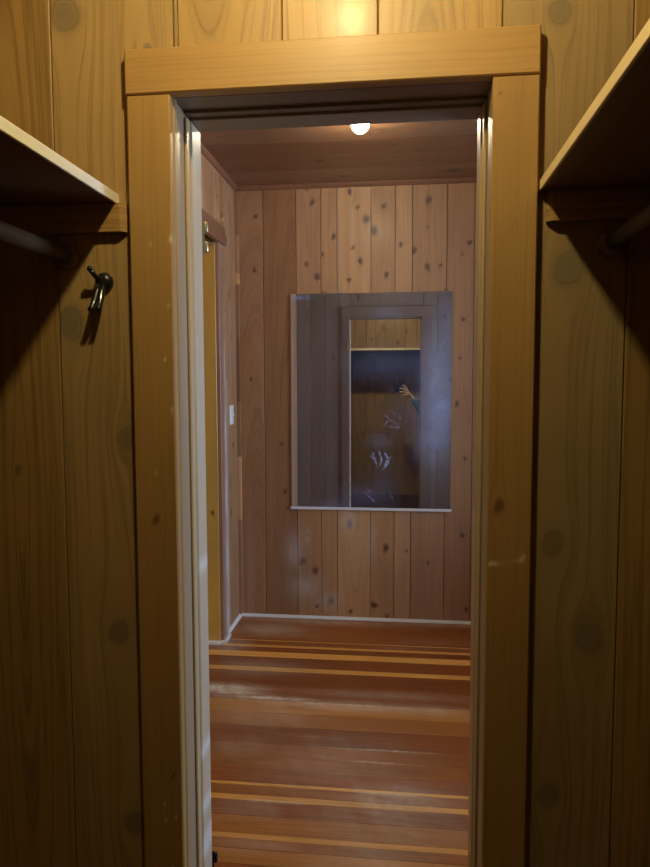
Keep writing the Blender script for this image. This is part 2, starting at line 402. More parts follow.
def fwear(u, v):
    w_ = np.zeros_like(u)
    for (cu, cv, su, sv, a) in [(-.66, .42, .06, .12, .5), (-.60, .2, .1, .08, .5), (-.32, .62, .05, .06, .55), (-.18, .5, .03, .12, .35), (-.45, .12, .08, .06, .4), (-.58, .52, .02, .05, .4), (-.95, .3, .03, .4, .15), (-.30, 2.45, .012, .3, .35)]:
        w_ = np.maximum(w_, a * np.exp(-((u - cu) / su) ** 2 - ((v - cv) / sv) ** 2))
    return np.clip(w_ * .8, 0, .9)
tl = [.98, .90, 1.0, 1.02, 1.05, 1.0, 1.05, .98, .95] + [rnd(.85, 1.05) for _ in range(9)]
hl = [.1, .0, .3, .5, .7, .5, .6, .3, .2] + [.2] * 9
mbw = plank_wall('', M_far, (0, D, 0), X, nY, 0, ZC, None, knots=FK, res=(.010, .012), seams=fs, tl=tl, hl=hl, wear=fwear, cathp=.5)
tag(mbw.build('wall_hall_far', M_far), 'reddish knotty cedar plank wall behind the mirror', 'wall', kind='structure')

# left hall wall, with its own doorway (y 2.85 to 3.65)
LY0, LY1, LZ = 2.83, 3.652, 2.245
s_l = [0, .16, .33, .51, .70, .90, LY0 - W1 - .0, LY0 - W1 + .2, LY0 - W1 + .41, LY0 - W1 + .62, LY1 - W1, LY1 - W1 + .10, LY1 - W1 + .2, LY1 - W1 + .31, LY1 - W1 + .40, D - W1]
def lwall_wear_sheen(u, v):  # pale strip beside the casing is daylight painted onto the worn planks
    w_ = .6 * np.exp(-((u - 3.80) / .06) ** 2) * (v < 1.5) + .5 * np.exp(-((u - 3.84) / .03) ** 2 - ((v - .3) / .5) ** 2)
    return np.clip(w_, 0, .85)
mbw = plank_wall('', M_far, (HX0, W1, 0), Yv, X, 0, ZC, None, seams=s_l, u_off=W1, res=(.012, .02), wear=lwall_wear_sheen, holes=[(LY0 - W1, LY1 - W1, 0, LZ)], tr=(.9, 1.05), hr=(.0, .5),
    knots=[(3.72, 2.5, .012), (3.8, 2.42, .012), (3.9, 2.3, .02), (3.95, 2.0, .02), (3.98, 1.75, .012), (3.7, 2.36, .01), (4.0, 1.1, .014), (3.93, .7, .018), (3.97, 2.52, .012), (3.86, 1.9, .01)])
tag(mbw.build('wall_hall_left', M_far), 'cedar plank wall on the left side of the hall', 'wall', kind='structure')
# near hall wall (seen in the mirror)
s_n = [HX0, -.885, -.74, -.60, -.50, -.30, -.12, .06, .20, .33, .52, .72, .95, 1.2, 1.45, 1.75, HX1]
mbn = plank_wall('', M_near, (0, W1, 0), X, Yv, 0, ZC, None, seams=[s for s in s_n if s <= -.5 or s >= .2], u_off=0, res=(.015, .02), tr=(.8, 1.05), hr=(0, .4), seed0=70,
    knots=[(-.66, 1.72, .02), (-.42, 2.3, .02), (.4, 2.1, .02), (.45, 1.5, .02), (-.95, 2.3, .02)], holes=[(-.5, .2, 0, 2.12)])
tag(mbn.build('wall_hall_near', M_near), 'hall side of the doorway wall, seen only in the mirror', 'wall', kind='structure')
mbx = MB()
for x0, x1, z0, z1 in ((HX0 - .2, -.53, 0, ZC + .05), (.21, HX1, 0, ZC + .05), (-.53, .21, 2.13, ZC + .05)): box(mbx, x0, x1, W0 + .031, W1 - .019, z0, z1, ch=.0001)
tag(mbx.build('wall_core', M_dark), 'hidden core of the doorway wall', 'wall', kind='structure')

# right hall wall with the window
WY0, WY1, WZ0, WZ1 = 1.95, 3.15, .9, 2.15
s_r = [0, WY0 - W1] + [WY0 - W1 + .24 * i for i in range(1, 5)] + [WY1 - W1, WY1 - W1 + .2, WY1 - W1 + .4, WY1 - W1 + .6, WY1 - W1 + .8, D - W1]
mbr = plank_wall('', M_far, (HX1, W1, 0), Yv, nX, 0, ZC, None, seams=s_r, u_off=W1, res=None, holes=[(WY0 - W1, WY1 - W1, WZ0, WZ1)], seed0=90)
tag(mbr.build('wall_hall_right', M_far), 'plank wall at the right end of the hall around the window', 'wall', kind='structure')
win = empty('window_1', (HX1, (WY0 + WY1) / 2, WZ0)); tag(win, 'wood framed window at the right end of the hall', 'window', kind='structure')
f = MB(); t_ = .05
for a in ((HX1 - .02, HX1 + .08, WY0, WY0 + t_, WZ0, WZ1), (HX1 - .02, HX1 + .08, WY1 - t_, WY1, WZ0, WZ1)): box(f, *a)
for a in ((HX1 - .02, HX1 + .08, WY0 + t_, WY1 - t_, WZ0, WZ0 + t_), (HX1 - .02, HX1 + .08, WY0 + t_, WY1 - t_, WZ1 - t_, WZ1)): box(f, *a, axis='y')
box(f, HX1 + .02, HX1 + .06, (WY0 + WY1) / 2 - .015, (WY0 + WY1) / 2 + .015, WZ0 + t_, WZ1 - t_)
f.build('window_frame', M_case, win)
mg, nt, P = new_mat('window_glass'); nt.nodes.remove(P)
tr = N(nt, 'ShaderNodeBsdfTransparent'); gl = N(nt, 'ShaderNodeBsdfGlossy'); gl.inputs['Roughness'].default_value = .02
fr = N(nt, 'ShaderNodeFresnel'); mx = N(nt, 'ShaderNodeMixShader'); nt.links.new(fr.outputs[0], mx.inputs[0]); nt.links.new(tr.outputs[0], mx.inputs[1]); nt.links.new(gl.outputs[0], mx.inputs[2])
nt.links.new(mx.outputs[0], nt.nodes['Material Output'].inputs[0])
f = MB(); box(f, HX1 + .035, HX1 + .039, WY0 + t_, WY1 - t_, WZ0 + t_, WZ1 - t_, ch=.0001); f.build('window_pane', mg, win)

# hall floor: boards run across, seams as in the photo (y positions)
import bisect
ypx = [(625, 3.99), (640, 3.772), (660, 3.491), (680, 3.248), (700, 3.036), (720, 2.849), (740, 2.683), (760, 2.534), (780, 2.401), (800, 2.280), (820, 2.171), (840, 2.071), (860, 1.979), (880, 1.895)]
def y_of(p):
    for (a, ya), (b, yb) in zip(ypx, ypx[1:]):
        if a <= p <= b: return ya + (yb - ya) * (p - a) / (b - a)
fb = [(625, .95, .1), (641.5, .8, .0), (643, 1.0, .8), (643.8, .85, .1), (648.3, 1.1, .9), (650.3, .8, .0), (655, 1.15, 1.), (660, .78, .0), (670.5, 1.0, .9), (674.5, .72, .0), (690, .80, .0),
      (704, .92, .4), (716, .85, .2), (730, .72, .0), (748, .78, .1), (761, .82, .1), (774, .85, .0), (788, 1.1, .8), (791, .8, .1), (800.5, 1.05, .7), (806.5, .75, .0), (822, .85, .2), (840, 1.05, .6), (846, .78, .1), (856, .9, .3), (872, .8, 0)]
ys = [D + .0, y_of(641.5)] + [y_of(p) for p, _, _ in fb[2:]]
while ys[-1] > W0 + .09 + .1: ys.append(ys[-1] - .1)
ys.append(W0 + .09)
def floor_wear_sheen(u, v):          # u = y across, v = x along
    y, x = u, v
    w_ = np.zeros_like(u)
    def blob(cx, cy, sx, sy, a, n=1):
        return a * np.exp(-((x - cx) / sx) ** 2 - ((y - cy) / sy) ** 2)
    for q in [(-.86, 3.10, .20, .05, .8), (-.65, 3.02, .25, .03, .6), (-.3, 2.98, .5, .05, .42), (.1, 2.98, .2, .05, .3), (-.95, 3.62, .10, .1, .4), (-.78, 3.9, .2, .10, .5), (-.5, 4.05, .5, .05, .4), (.2, 4.07, .5, .03, .3),  # blobs by the far left corner paint daylight sheen over the scuffed boards
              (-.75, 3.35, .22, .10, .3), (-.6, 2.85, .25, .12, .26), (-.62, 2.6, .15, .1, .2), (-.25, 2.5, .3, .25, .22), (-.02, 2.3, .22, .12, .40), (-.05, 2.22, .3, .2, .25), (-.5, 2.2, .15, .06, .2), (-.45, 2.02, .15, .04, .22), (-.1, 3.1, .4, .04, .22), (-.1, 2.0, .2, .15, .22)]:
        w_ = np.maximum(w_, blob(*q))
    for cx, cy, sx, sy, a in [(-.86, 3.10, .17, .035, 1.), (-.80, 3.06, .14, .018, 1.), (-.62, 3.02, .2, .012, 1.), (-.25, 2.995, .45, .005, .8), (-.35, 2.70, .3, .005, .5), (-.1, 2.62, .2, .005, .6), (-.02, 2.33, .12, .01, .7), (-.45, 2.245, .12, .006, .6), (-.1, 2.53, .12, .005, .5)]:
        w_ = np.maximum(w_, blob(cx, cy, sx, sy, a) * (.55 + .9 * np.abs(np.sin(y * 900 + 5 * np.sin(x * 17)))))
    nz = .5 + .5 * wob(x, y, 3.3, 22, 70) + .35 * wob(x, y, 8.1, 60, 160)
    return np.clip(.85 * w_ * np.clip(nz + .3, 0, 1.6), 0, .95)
mb = MB()
for i in range(len(ys) - 1):
    y1, y0 = ys[i], ys[i + 1]; ti, hu = (fb[i][1], fb[i][2]) if i < len(fb) else (rnd(.75, .95), 0)
    box(mb, HX0 - .25 if y1 < LY1 and y0 > LY0 else HX0 - .02, HX1 + .02, y0 + .0006, y1 - .0006, -.02, 0, axis='x', front='+z', seed=5 + i * 1.7, tint=ti, hue=hu, res=(.006, .02) if 10 > i > 7 else (.012, .02) if i < 28 else None, wear=floor_wear_sheen, ch=.0012, cath=((y0 + y1) / 2, rnd(-1, 1), rnd(.01, .03)) if i % 2 else None)
box(mb, HX0 - .25, HX1, W0, D, -.035, -.021, ch=.0001, axis='x', front='+z', tint=.2)
tag(mb.build('floor_hall', M_floor), 'worn orange brown strip wood floor of the hall', 'floor', kind='structure')

# hall ceiling: wide boards across
mb = MB(); cy = [W1, 1.87, 2.09, 2.31, 2.53, 2.75, 2.97, 3.19, 3.40, 3.62, 3.84, D]
for i in range(len(cy) - 1):
    ks = {7: [(3.27, -.22, .02), (3.3, -.1, .012)], 8: [(3.5, -.05, .014)], 9: [(3.7, -.45, .02), (3.75, .1, .012)], 10: [(3.98, -.35, .016), (3.95, .28, .03), (3.9, -.62, .012)], 5: [], 6: [(3.1, -.45, .018)]}.get(i, [])
    ks = [(a, b, c) for a, b, c in ks]
    box(mb, HX0, HX1, cy[i] + .001, cy[i + 1] - .001, ZC, ZC + .02, axis='x', front='-z', seed=11 + i * 1.9, tint=rnd(.85, 1.1), knots=ks, res=(.012, .012) if i > 4 else (.03, .03), cath=((cy[i] + cy[i + 1]) / 2, rnd(-.6, .3), .05), hue=[0, .2, .1, 0, .2, .3, .3, .2, 0, .0, .1][i])
box(mb, HX0, HX1, W1, D, ZC + .021, ZC + .03, ch=.0001, axis='x', front='-z')
tag(mb.build('ceiling_hall', M_ceil), 'red brown board ceiling of the hall', 'ceiling', kind='structure')

# trims: ceiling cove and corner strip, worn white base strips
def cove(mb, a, b, en1, en2, r, seed=0.):
    a = np.array(a, float); b = np.array(b, float); en1 = np.array(en1, float); en2 = np.array(en2, float)
    V = []; G = []
    prof = [(0, 0), (0, r), (.25 * r, r), (.6 * r, .75 * r), (.85 * r, .45 * r), (r, .2 * r), (r, 0)]
    L = np.linalg.norm(b - a)
    for e, l in ((a, 0), (b, L)):
        for p, q in prof: V.append(e + en1 * p + en2 * q); G.append((p + q + seed, l, seed))
    n = len(prof)
    F = [(i, (i + 1) % n, n + (i + 1) % n, n + i) for i in range(n)] + [tuple(range(n)), tuple(range(2 * n - 1, n - 1, -1))]
    mb.add(V, F, G)
mb = MB(); cove(mb, (HX0, D, ZC), (HX1, D, ZC), nY, nZ, .024, 1.)
tag(mb.build('trim_1', M_redtrim), 'thin quarter round along the far wall at the ceiling', 'trim', kind='structure')
mb = MB(); cove(mb, (HX0, W1, ZC), (HX0, D - .024, ZC), X, nZ, .024, 2.)
tag(mb.build('trim_2', M_redtrim), 'thin quarter round along the left hall wall at the ceiling', 'trim', kind='structure')
mb = MB(); z = .02; i = 0
for z1, hu, ti in ((.62, .3, .9), (1.02, .9, 1.15), (1.36, .2, .8), (1.75, .0, .75), (2.08, .1, .8), (2.15, .9, 1.2), (2.38, .3, 1.0), (ZC - .025, .1, .7)):
    box(mb, HX0, HX0 + .022, D - .014, D, z, z1 - .002, seed=i * 2.3, tint=ti, hue=hu); z = z1; i += 1
tag(mb.build('trim_3', M_far), 'narrow pieced batten in the left far corner of the hall', 'trim', kind='structure')
mb = MB(); cove(mb, (HX0 + .01, D, 0), (HX1, D, 0), nY, Z, .016, 3.)
tag(mb.build('baseboard_far', M_base), 'thin worn whitish strip at the foot of the far wall', 'baseboard', kind='structure')
mb = MB(); cove(mb, (HX0, 3.765, 0), (HX0, D - .016, 0), X, Z, .017, 4.); 
tag(mb.build('baseboard_left', M_base), 'thin worn whitish strip at the foot of the left hall wall', 'baseboard', kind='structure')

# ------------------------------------------------------------------ left hall doorway (door_2)
d2 = empty('door_2', (HX0, (LY0 + LY1) / 2, 0)); tag(d2, 'doorway in the left hall wall with a red brown header board', 'door', kind='structure')
mb = MB(); box(mb, HX0, HX0 + .026, LY0 - .13, LY1 + .13, LZ, LZ + .098, axis='y', front='+x', seed=3, tint=.9); mb.build('header_casing', M_redtrim, d2)
def casing_wear_sheen(u, v): return np.clip(.75 * np.exp(-((u - 3.752) / .022) ** 2) * np.clip(2.1 - v, 0, 1) * (.75 + .25 * np.sin(v * 17)) + .2 * np.exp(-((u - 3.71) / .03) ** 2 - ((v - .3) / .4) ** 2), 0, .9)  # pale edge strip is painted daylight; the patch near the foot is worn finish
mb = MB(); box(mb, HX0, HX0 + .02, LY1 + .004, LY1 + .115, 0, LZ, axis='z', front='+x', seed=4, tint=1.15, res=(.01, .03), wear=casing_wear_sheen, hue=.2); mb.build('side_casing', M_redtrim, d2)
mb = MB(); box(mb, HX0, HX0 + .02, LY0 - .115, LY0 - .004, 0, LZ, axis='z', front='+x', seed=5, tint=1.1); mb.build('side_casing', M_redtrim, d2)
mb = MB(); box(mb, HX0 - .16, HX0 - .0005, LY1, LY1 + .025, 0, LZ, front='-y', seed=6, knots=[(HX0 - .035, .75, .012)], res=(.006, .01)); mb.build('jamb', M_yellow, d2)
mb = MB(); box(mb, HX0 - .16, HX0 - .0005, LY0 - .025, LY0, 0, LZ, front='+y', seed=7); mb.build('jamb', M_yellow, d2)
mb = MB(); box(mb, HX0 - .16, HX0 - .0005, LY0, LY1, LZ, LZ + .025, axis='y', front='-z', seed=8); mb.build('head_jamb', M_redtrim, d2)
mb = MB(); box(mb, HX0 - .16, HX0 - .125, LY0 + .003, LY1 - .003, .012, LZ - .003, front='+x', seed=9, tint=.9); sl = mb.build('door_panel', M_yellow, d2)
mb = MB(); lathe(mb, (HX0 - .125, LY0 + .08, .98), X, [(.026, 0), (.026, .004), (.01, .008), (.01, .03), (.026, .04), (.029, .052), (.022, .066), (.0, .07)], 24); mb.build('door_knob', M_brass, d2)
mb = MB(); box(mb, HX0 - .12, HX0 - .0005, LY1 - .03, LY1 - .001, 0.0005, .016, axis='x', front='+z', seed=3); box(mb, HX0 + .001, HX0 + .034, LY1 + .0, 3.765, .0005, .017, axis='y', front='+z', seed=5); mb.build('base_strip', M_base, d2)

# ------------------------------------------------------------------ closet doorway frame (door_1)
d1 = empty('door_1', ((JL + JR) / 2, W0, 0)); tag(d1, 'wide plain board frame around the closet doorway', 'door frame', kind='structure')
C0 = 1.475
def nick(cu):
    def fn(u, v):
        r = random.Random(3); w_ = np.zeros_like(u)
        for _ in range(16):
            a = cu + r.choice((-1, -1, 1)) * r.uniform(0, .05) ** 1.0; b = r.uniform(.2, 2.05); s = r.uniform(.001, .0028)
            w_ = np.maximum(w_, 1.1 * np.exp(-((u - a) / s) ** 2 - ((v - b) / (s * r.uniform(1, 3))) ** 2))
        return np.clip(w_, 0, .95)
    return fn
mb = MB(); box(mb, -.608, .279, C0 - .003, W0, JZ, 2.2, axis='x', front='-y', seed=2.2, tint=1.0, res=(.012, .02), cath=(2.3, 0, .01), ch=.003, knots=[(2.125, -.46, .004), (2.18, .17, .004), (2.12, -.18, .003)]); o = mb.build('header_casing', M_case, d1)
mb = MB(); box(mb, -.606, JL, C0, W0, 0, JZ - .001, front='-y', seed=6.4, tint=.97, knots=[(-.558, 1.16, .010), (-.53, .55, .006)], res=(.005, .008), wear=nick(-.52), cath=(-.70, 1, .01), ch=.003); mb.build('side_casing', M_case, d1)
def cr(u, v): return np.clip(.9 * np.exp(-((v - 1.083 - (u - .23) * .10) / .0022) ** 2) * (u > .19) * (u < .262) + .8 * np.exp(-((u - .262) / .004) ** 2 - ((v - 1.095) / .006) ** 2), 0, .9)
mb = MB(); box(mb, JR, .279, C0, W0, 0, JZ - .001, front='-y', seed=9.1, tint=.93, knots=[(.210, 1.206, .013), (.2, 2.07, .004)], res=(.006, .008), wear=cr, cath=(.40, 1.2, .02), ch=.003); mb.build('side_casing', M_case, d1)
# jamb boards, stops and beads; left
def edge_wear(u, v):
    return np.clip((.25 + .5 * (np.abs(wob(u * 0, v, 4.4, 1, 55)) > .35)) * .8, 0, .8)
JB = .028
def side_jamb(s, xi, nm_seed):
    x_ = lambda d: sorted((xi - s * JB, xi + s * d))            # s=+1 for left jamb (inward = +x)
    fr_ = '+x' if s > 0 else '-x'
    a, b = x_(0); mb = MB(); box(mb, a, b, W0 + .002, W1 + .004, 0, JZ + .0, front=fr_, seed=nm_seed, tint=1.0, res=(.02, .03), ch=.002); mb.build('jamb', M_jamb, d1)
    lo, hi = sorted((xi + s * .0003, xi + s * .007)); mb = MB(); box(mb, lo, hi, 1.572, 1.598, 0, JZ - .014, front='-y', seed=nm_seed + 1, tint=1.1, hue=.8, ch=.002); 
    lo, hi = sorted((xi + s * .0003, xi + s * .0105)); box(mb, lo, hi, 1.6, 1.673, 0, JZ - .014, front=fr_, seed=nm_seed + 2, tint=1.12, hue=.4, ch=.003, res=(.02, .03), wear=edge_wear if s > 0 else None); mb.build('door_stop', M_jamb, d1)
side_jamb(1, JL, 1.1); side_jamb(-1, JR, 5.2)
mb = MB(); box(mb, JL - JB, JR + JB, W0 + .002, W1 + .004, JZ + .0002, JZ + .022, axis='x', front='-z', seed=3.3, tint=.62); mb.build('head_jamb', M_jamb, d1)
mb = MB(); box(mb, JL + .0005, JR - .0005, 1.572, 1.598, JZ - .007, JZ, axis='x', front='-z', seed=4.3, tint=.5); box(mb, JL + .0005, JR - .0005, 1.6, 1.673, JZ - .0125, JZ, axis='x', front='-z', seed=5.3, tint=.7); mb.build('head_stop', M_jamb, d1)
# hall side casing
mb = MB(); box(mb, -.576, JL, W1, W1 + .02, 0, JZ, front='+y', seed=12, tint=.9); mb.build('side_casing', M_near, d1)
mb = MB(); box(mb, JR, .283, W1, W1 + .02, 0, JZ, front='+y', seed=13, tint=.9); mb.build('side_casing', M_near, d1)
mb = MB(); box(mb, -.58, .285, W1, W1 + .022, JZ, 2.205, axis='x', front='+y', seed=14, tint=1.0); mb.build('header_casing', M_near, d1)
# hinge leaves left on the hall edge of the left jamb (door taken off)
def hinge(zc, mat, label):
    h = empty('hinge', (0, 0, 0), d1); h.location = (JL + .004 - d1.location.x, W1 + .026 - d1.location.y, zc)
    h['label'] = label
    mb = MB(); box(mb, JL - .02, JL + .010, W1 + .0205, W1 + .023, zc - .045, zc + .045, front='+y', ch=.0005); mb.build('hinge_leaf', mat, h)
    for dz in (.0245, -.0245):
        mb = MB(); lathe(mb, (JL + .0125, W1 + .0275, zc + dz - .0135), Z, [(.0035, 0), (.0052, .001), (.0055, .003), (.0055, .024), (.0052, .026), (.0035, .027)], 20); mb.build('hinge_knuckle', mat, h)
hinge(1.842, M_brass, 'worn bright metal hinge knuckles high on the left jamb')
hinge(.166, M_blackhinge, 'black hinge knuckle low on the left jamb')

# ------------------------------------------------------------------ mirror
MX0, MX1, MZ0, MZ1 = -.680, .298, .702, 2.017
mir = empty('wall_mirror', ((MX0 + MX1) / 2, D, MZ0)); tag(mir, 'large smudged frameless rectangular mirror on the cedar plank wall', 'mirror')
mm, nt, P = new_mat('smudged_mirror'); L = nt.links.new
at = N(nt, 'ShaderNodeAttribute', attribute_name='kt'); s = N(nt, 'ShaderNodeSeparateXYZ'); L(at.outputs['Vector'], s.inputs[0])
tc = N(nt, 'ShaderNodeTexCoord'); n = N(nt, 'ShaderNodeTexNoise'); n.inputs['Scale'].default_value = 9; n.inputs['Detail'].default_value = 6; n.inputs['Roughness'].default_value = .7; n.inputs['Distortion'].default_value = .6; L(tc.outputs['Object'], n.inputs['Vector'])
n2 = N(nt, 'ShaderNodeTexNoise'); n2.inputs['Scale'].default_value = 45; n2.inputs['Detail'].default_value = 5; L(tc.outputs['Object'], n2.inputs['Vector'])
haze_tint = math_(nt, 'MULTIPLY', s.outputs[0], math_(nt, 'ADD', .35, math_(nt, 'MULTIPLY', n.outputs[0], 1.3)))
mark = math_(nt, 'MULTIPLY', s.outputs[2], math_(nt, 'SUBTRACT', math_(nt, 'MULTIPLY', n2.outputs[0], 3.4), 1.05, True), True)
fac = math_(nt, 'MAXIMUM', haze_tint, mark, True)
P.inputs['Base Color'].default_value = (.72, .74, .78, 1); P.inputs['Metallic'].default_value = 1; P.inputs['Roughness'].default_value = .008
df = N(nt, 'ShaderNodeBsdfDiffuse'); df.inputs[0].default_value = (.46, .58, .95, 1)
mx = N(nt, 'ShaderNodeMixShader'); L(fac, mx.inputs[0]); L(P.outputs[0], mx.inputs[1]); L(df.outputs[0], mx.inputs[2]); L(mx.outputs[0], nt.nodes['Material Output'].inputs[0])
def mz(px, py):   # photo pixel on the glass -> wall coordinates
    return -.680 + (px - 290.8) / (451.7 - 290.8) * .978, 2.017 - (py - 293) / (508.5 - 293) * 1.315
xs = np.arange(MX0 + .002, MX1 - .001, .0044); zs = np.arange(MZ0 + .002, MZ1 - .001, .0044)
UU, VV = np.meshgrid(xs, zs); u = UU.ravel(); v = VV.ravel()
hz = np.full_like(u, .022); mk = np.zeros_like(u)
for (px, py, sx, sy, a) in [(438, 385, 15, 48, .28), (441, 425, 12, 30, .26), (425, 440, 10, 18, .16), (445, 330, 8, 40, .12), (381, 440, 12, 8, .10), (385, 485, 14, 22, .07), (362, 495, 20, 10, .12), (334, 505, 20, 5, .1), (300, 297, 12, 2, .3), (389, 313, 14, 6, .14), (410, 412, 22, 22, .06), (375, 340, 40, 25, .02), (388, 364, 40, 14, .12), (436, 400, 14, 60, .10)]:  # broad blob over the reflected dark band paints its bluish shade; others are smudges
    cx, cz = mz(px, py); hz = hz + a * np.exp(-((u - cx) / (sx * .00608)) ** 2 - ((v - cz) / (sy * .0061)) ** 2)
strokes = [([(374, 452), (377, 461), (379, 466)], .9), ([(380, 450), (383, 458), (381, 464), (384, 468)], 1.), ([(386, 452), (389, 457), (386, 464)], .9), ([(391, 456), (389, 462), (386, 466)], .8), ([(372, 455), (375, 458)], .7),
           ([(384, 412), (392, 419), (401, 425)], .45), ([(393, 411), (402, 417)], .4), ([(386, 423), (390, 418)], .4), ([(385, 425), (400, 426)], .4), ([(390, 430), (398, 430)], .35), ([(366, 490), (370, 496), (375, 500)], .7), ([(369, 489), (373, 494)], .5),
           ([(384, 486), (387, 499)], .3), ([(390, 490), (394, 498)], .3), ([(449, 372), (448, 385), (446, 392)], .5), ([(441, 424), (445, 427)], .7), ([(430, 456), (437, 466)], .35), ([(446, 405), (451, 425)], .35), ([(412, 440), (424, 455)], .2), ([(297, 297), (310, 298)], .4), ([(376, 477), (377, 478)], .8), ([(421, 377), (422, 378)], .7), ([(389, 387), (394, 390)], .2)]
for pts, a in strokes:
    q = [mz(*p) for p in pts]
    for (ax, az), (bx, bz) in zip(q, q[1:]):
        dx, dz = bx - ax, bz - az; t = np.clip(((u - ax) * dx + (v - az) * dz) / (dx * dx + dz * dz + 1e-9), 0, 1)
        dd = np.hypot(u - ax - t * dx, v - az - t * dz); mk = np.maximum(mk, a * np.exp(-(dd / .0050) ** 2))
nx_, nz_ = len(xs), len(zs)
mb = MB(); idx = lambda i, j: j * nx_ + i
V = [(a, D - .011, b) for a, b in zip(u, v)]
F = [(idx(i, j), idx(i + 1, j), idx(i + 1, j + 1), idx(i, j + 1)) for j in range(nz_ - 1) for i in range(nx_ - 1)]
loop = [idx(i, 0) for i in range(nx_ - 1)] + [idx(nx_ - 1, j) for j in range(nz_ - 1)] + [idx(i, nz_ - 1) for i in range(nx_ - 1, 0, -1)] + [idx(0, j) for j in range(nz_ - 1, 0, -1)]
n0 = len(V)
for k in loop: V.append((V[k][0], D - .003, V[k][2]))
for a in range(len(loop)):
    b = (a + 1) % len(loop); F.append((loop[a], loop[b], n0 + b, n0 + a))
F.append(tuple(range(n0, len(V))))
K = [(float(a), 1., float(b)) for a, b in zip(hz, mk)] + [(0.12, 1., 0.)] * len(loop)
mb.add(V, F, None, K)
mb.build('mirror_glass', mm, mir)
mb = MB()   # J channel under the glass
box(mb, MX0 - .004, MX1 + .004, D - .016, D - .0122, MZ0 - .008, MZ0 + .008, axis='x', front='-y', ch=.0006)
box(mb, MX0 - .004, MX1 + .004, D - .0122, D - .001, MZ0 - .008, MZ0 - .001, axis='x', front='-y', ch=.0006); mb.build('bottom_channel', M_alu, mir)
for cx in (MX0 + .21, MX1 - .04):
    mb = MB(); box(mb, cx - .012, cx + .012, D - .014, D - .001, MZ1 - .001, MZ1 + .009, axis='x', front='-y', ch=.001); box(mb, cx - .012, cx + .012, D - .0145, D - .0117, MZ1 - .008, MZ1 - .001, axis='x', front='-y', ch=.001); mb.build('mirror_clip', M_steel, mir)

# ------------------------------------------------------------------ light switch, hook
sw = empty('light_switch', (HX0 + .001, 3.955, 1.285)); tag(sw, 'white light switch plate on the left hall wall near the far corner', 'light switch')
mb = MB(); box(mb, HX0 + .0005, HX0 + .008, 3.918, 3.992, 1.228, 1.345, front='+x', ch=.003); mb.build('switch_plate', M_white, sw)
mb = MB(); box(mb, HX0 + .008, HX0 + .018, 3.950, 3.960, 1.278, 1.298, front='+x', ch=.002); mb.build('switch_toggle', M_white, sw)

def W(px, py, d):      # a point on the plane y=d seen at that place, written out once as wall coordinates
    return px
hx, hzz, hy = -.679, 1.700, W0
hk = empty('coat_hook', (hx, hy, hzz)); tag(hk, 'small black double prong coat hook screwed tilted to the planks', 'coat hook')
mb = MB(); lathe(mb, (hx + .002, hy - .0003, hzz + .004), nY, [(.021, 0), (.022, .003), (.020, .009), (.015, .015), (.009, .018)], 28); mb.build('hook_plate', M_black, hk)
mb = MB(); tube(mb, [(hx - .004, hy - .012, hzz + .010), (hx - .008, hy - .022, hzz + .012), (hx - .012, hy - .030, hzz + .019), (hx - .015, hy - .034, hzz + .026)], [.008, .006, .0058, .006]); 
lathe(mb, (hx - .0145, hy - .0335, hzz + .024), (-.4, -.35, .8), [(.002, 0), (.0062, .003), (.0068, .007), (.004, .011), (.001, .012)], 16); mb.build('hook_prong', M_black, hk)
for dx, ex in ((-.008, -.014), (.003, .004)):
    mb = MB(); p = [(hx + dx * .5, hy - .012, hzz - .006), (hx + dx, hy - .022, hzz - .022), (hx + dx + (ex - dx) * .4, hy - .030, hzz - .042), (hx + dx + (ex - dx) * .75, hy - .040, hzz - .059), (hx + ex, hy - .046, hzz - .064)]
    tube(mb, p, [.009, .0085, .0072, .0068, .0065]); mb.build('hook_prong', M_black, hk)
for dz in (.012, -.013):
    mb = MB(); lathe(mb, (hx + .002, hy - .015, hzz + dz), nY, [(.0045, 0), (.004, .0022), (.001, .003)], 14); mb.build('screw', M_steel, hk)

# ------------------------------------------------------------------ shelves with ledgers, hanging rods
SZ = 1.876; SXL, SXR = -.642, .288
def sh_wear(u, v): return u * 0
sl_ = empty('closet_shelf', (SXL - .15, .75, SZ)); tag(sl_, 'wooden closet shelf along the left wall with a pale front edge', 'shelf')
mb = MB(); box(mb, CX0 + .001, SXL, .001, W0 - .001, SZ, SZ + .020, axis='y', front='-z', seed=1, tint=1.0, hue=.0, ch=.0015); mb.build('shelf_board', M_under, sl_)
mb = MB(); box(mb, SXL + .0003, SXL + .0045, .001, W0 - .001, SZ - .0005, SZ + .0225, axis='y', front='+x', seed=1.5, tint=1.15, hue=.9, ch=.001); eb = mb.build('edge_band', M_shelf, sl_); eb['label'] = 'pale smooth front edge'  # paleness of daylight on this edge is put into the colour
mb = MB()
V = [(CX0 + .001, W0 - .02, SZ - .063), (SXL + .012, W0 - .02, SZ - .063), (SXL + .024, W0 - .008, SZ - .063), (SXL + .024, W0 - .0005, SZ - .063), (CX0 + .001, W0 - .0005, SZ - .063)]
V += [(a, b, SZ - .0008) for a, b, c in V]; n = 5
mb.add(V, [tuple(range(n)), tuple(range(2 * n - 1, n - 1, -1))] + [(i, (i + 1) % n, n + (i + 1) % n, n + i) for i in range(n)], [(p[2], p[0], .5) for p in V], [(0, .9, 0)] * 10); mb.build('ledger', M_closet, sl_)
sr_ = empty('closet_shelf', (SXR + .18, .75, SZ)); tag(sr_, 'wooden closet shelf along the right wall with a yellow front edge', 'shelf')
mb = MB(); box(mb, SXR, CX1 - .001, .001, W0 - .001, SZ - .004, SZ + .016, axis='y', front='-z', seed=21, tint=1.0, ch=.0015); mb.build('shelf_board', M_under, sr_)
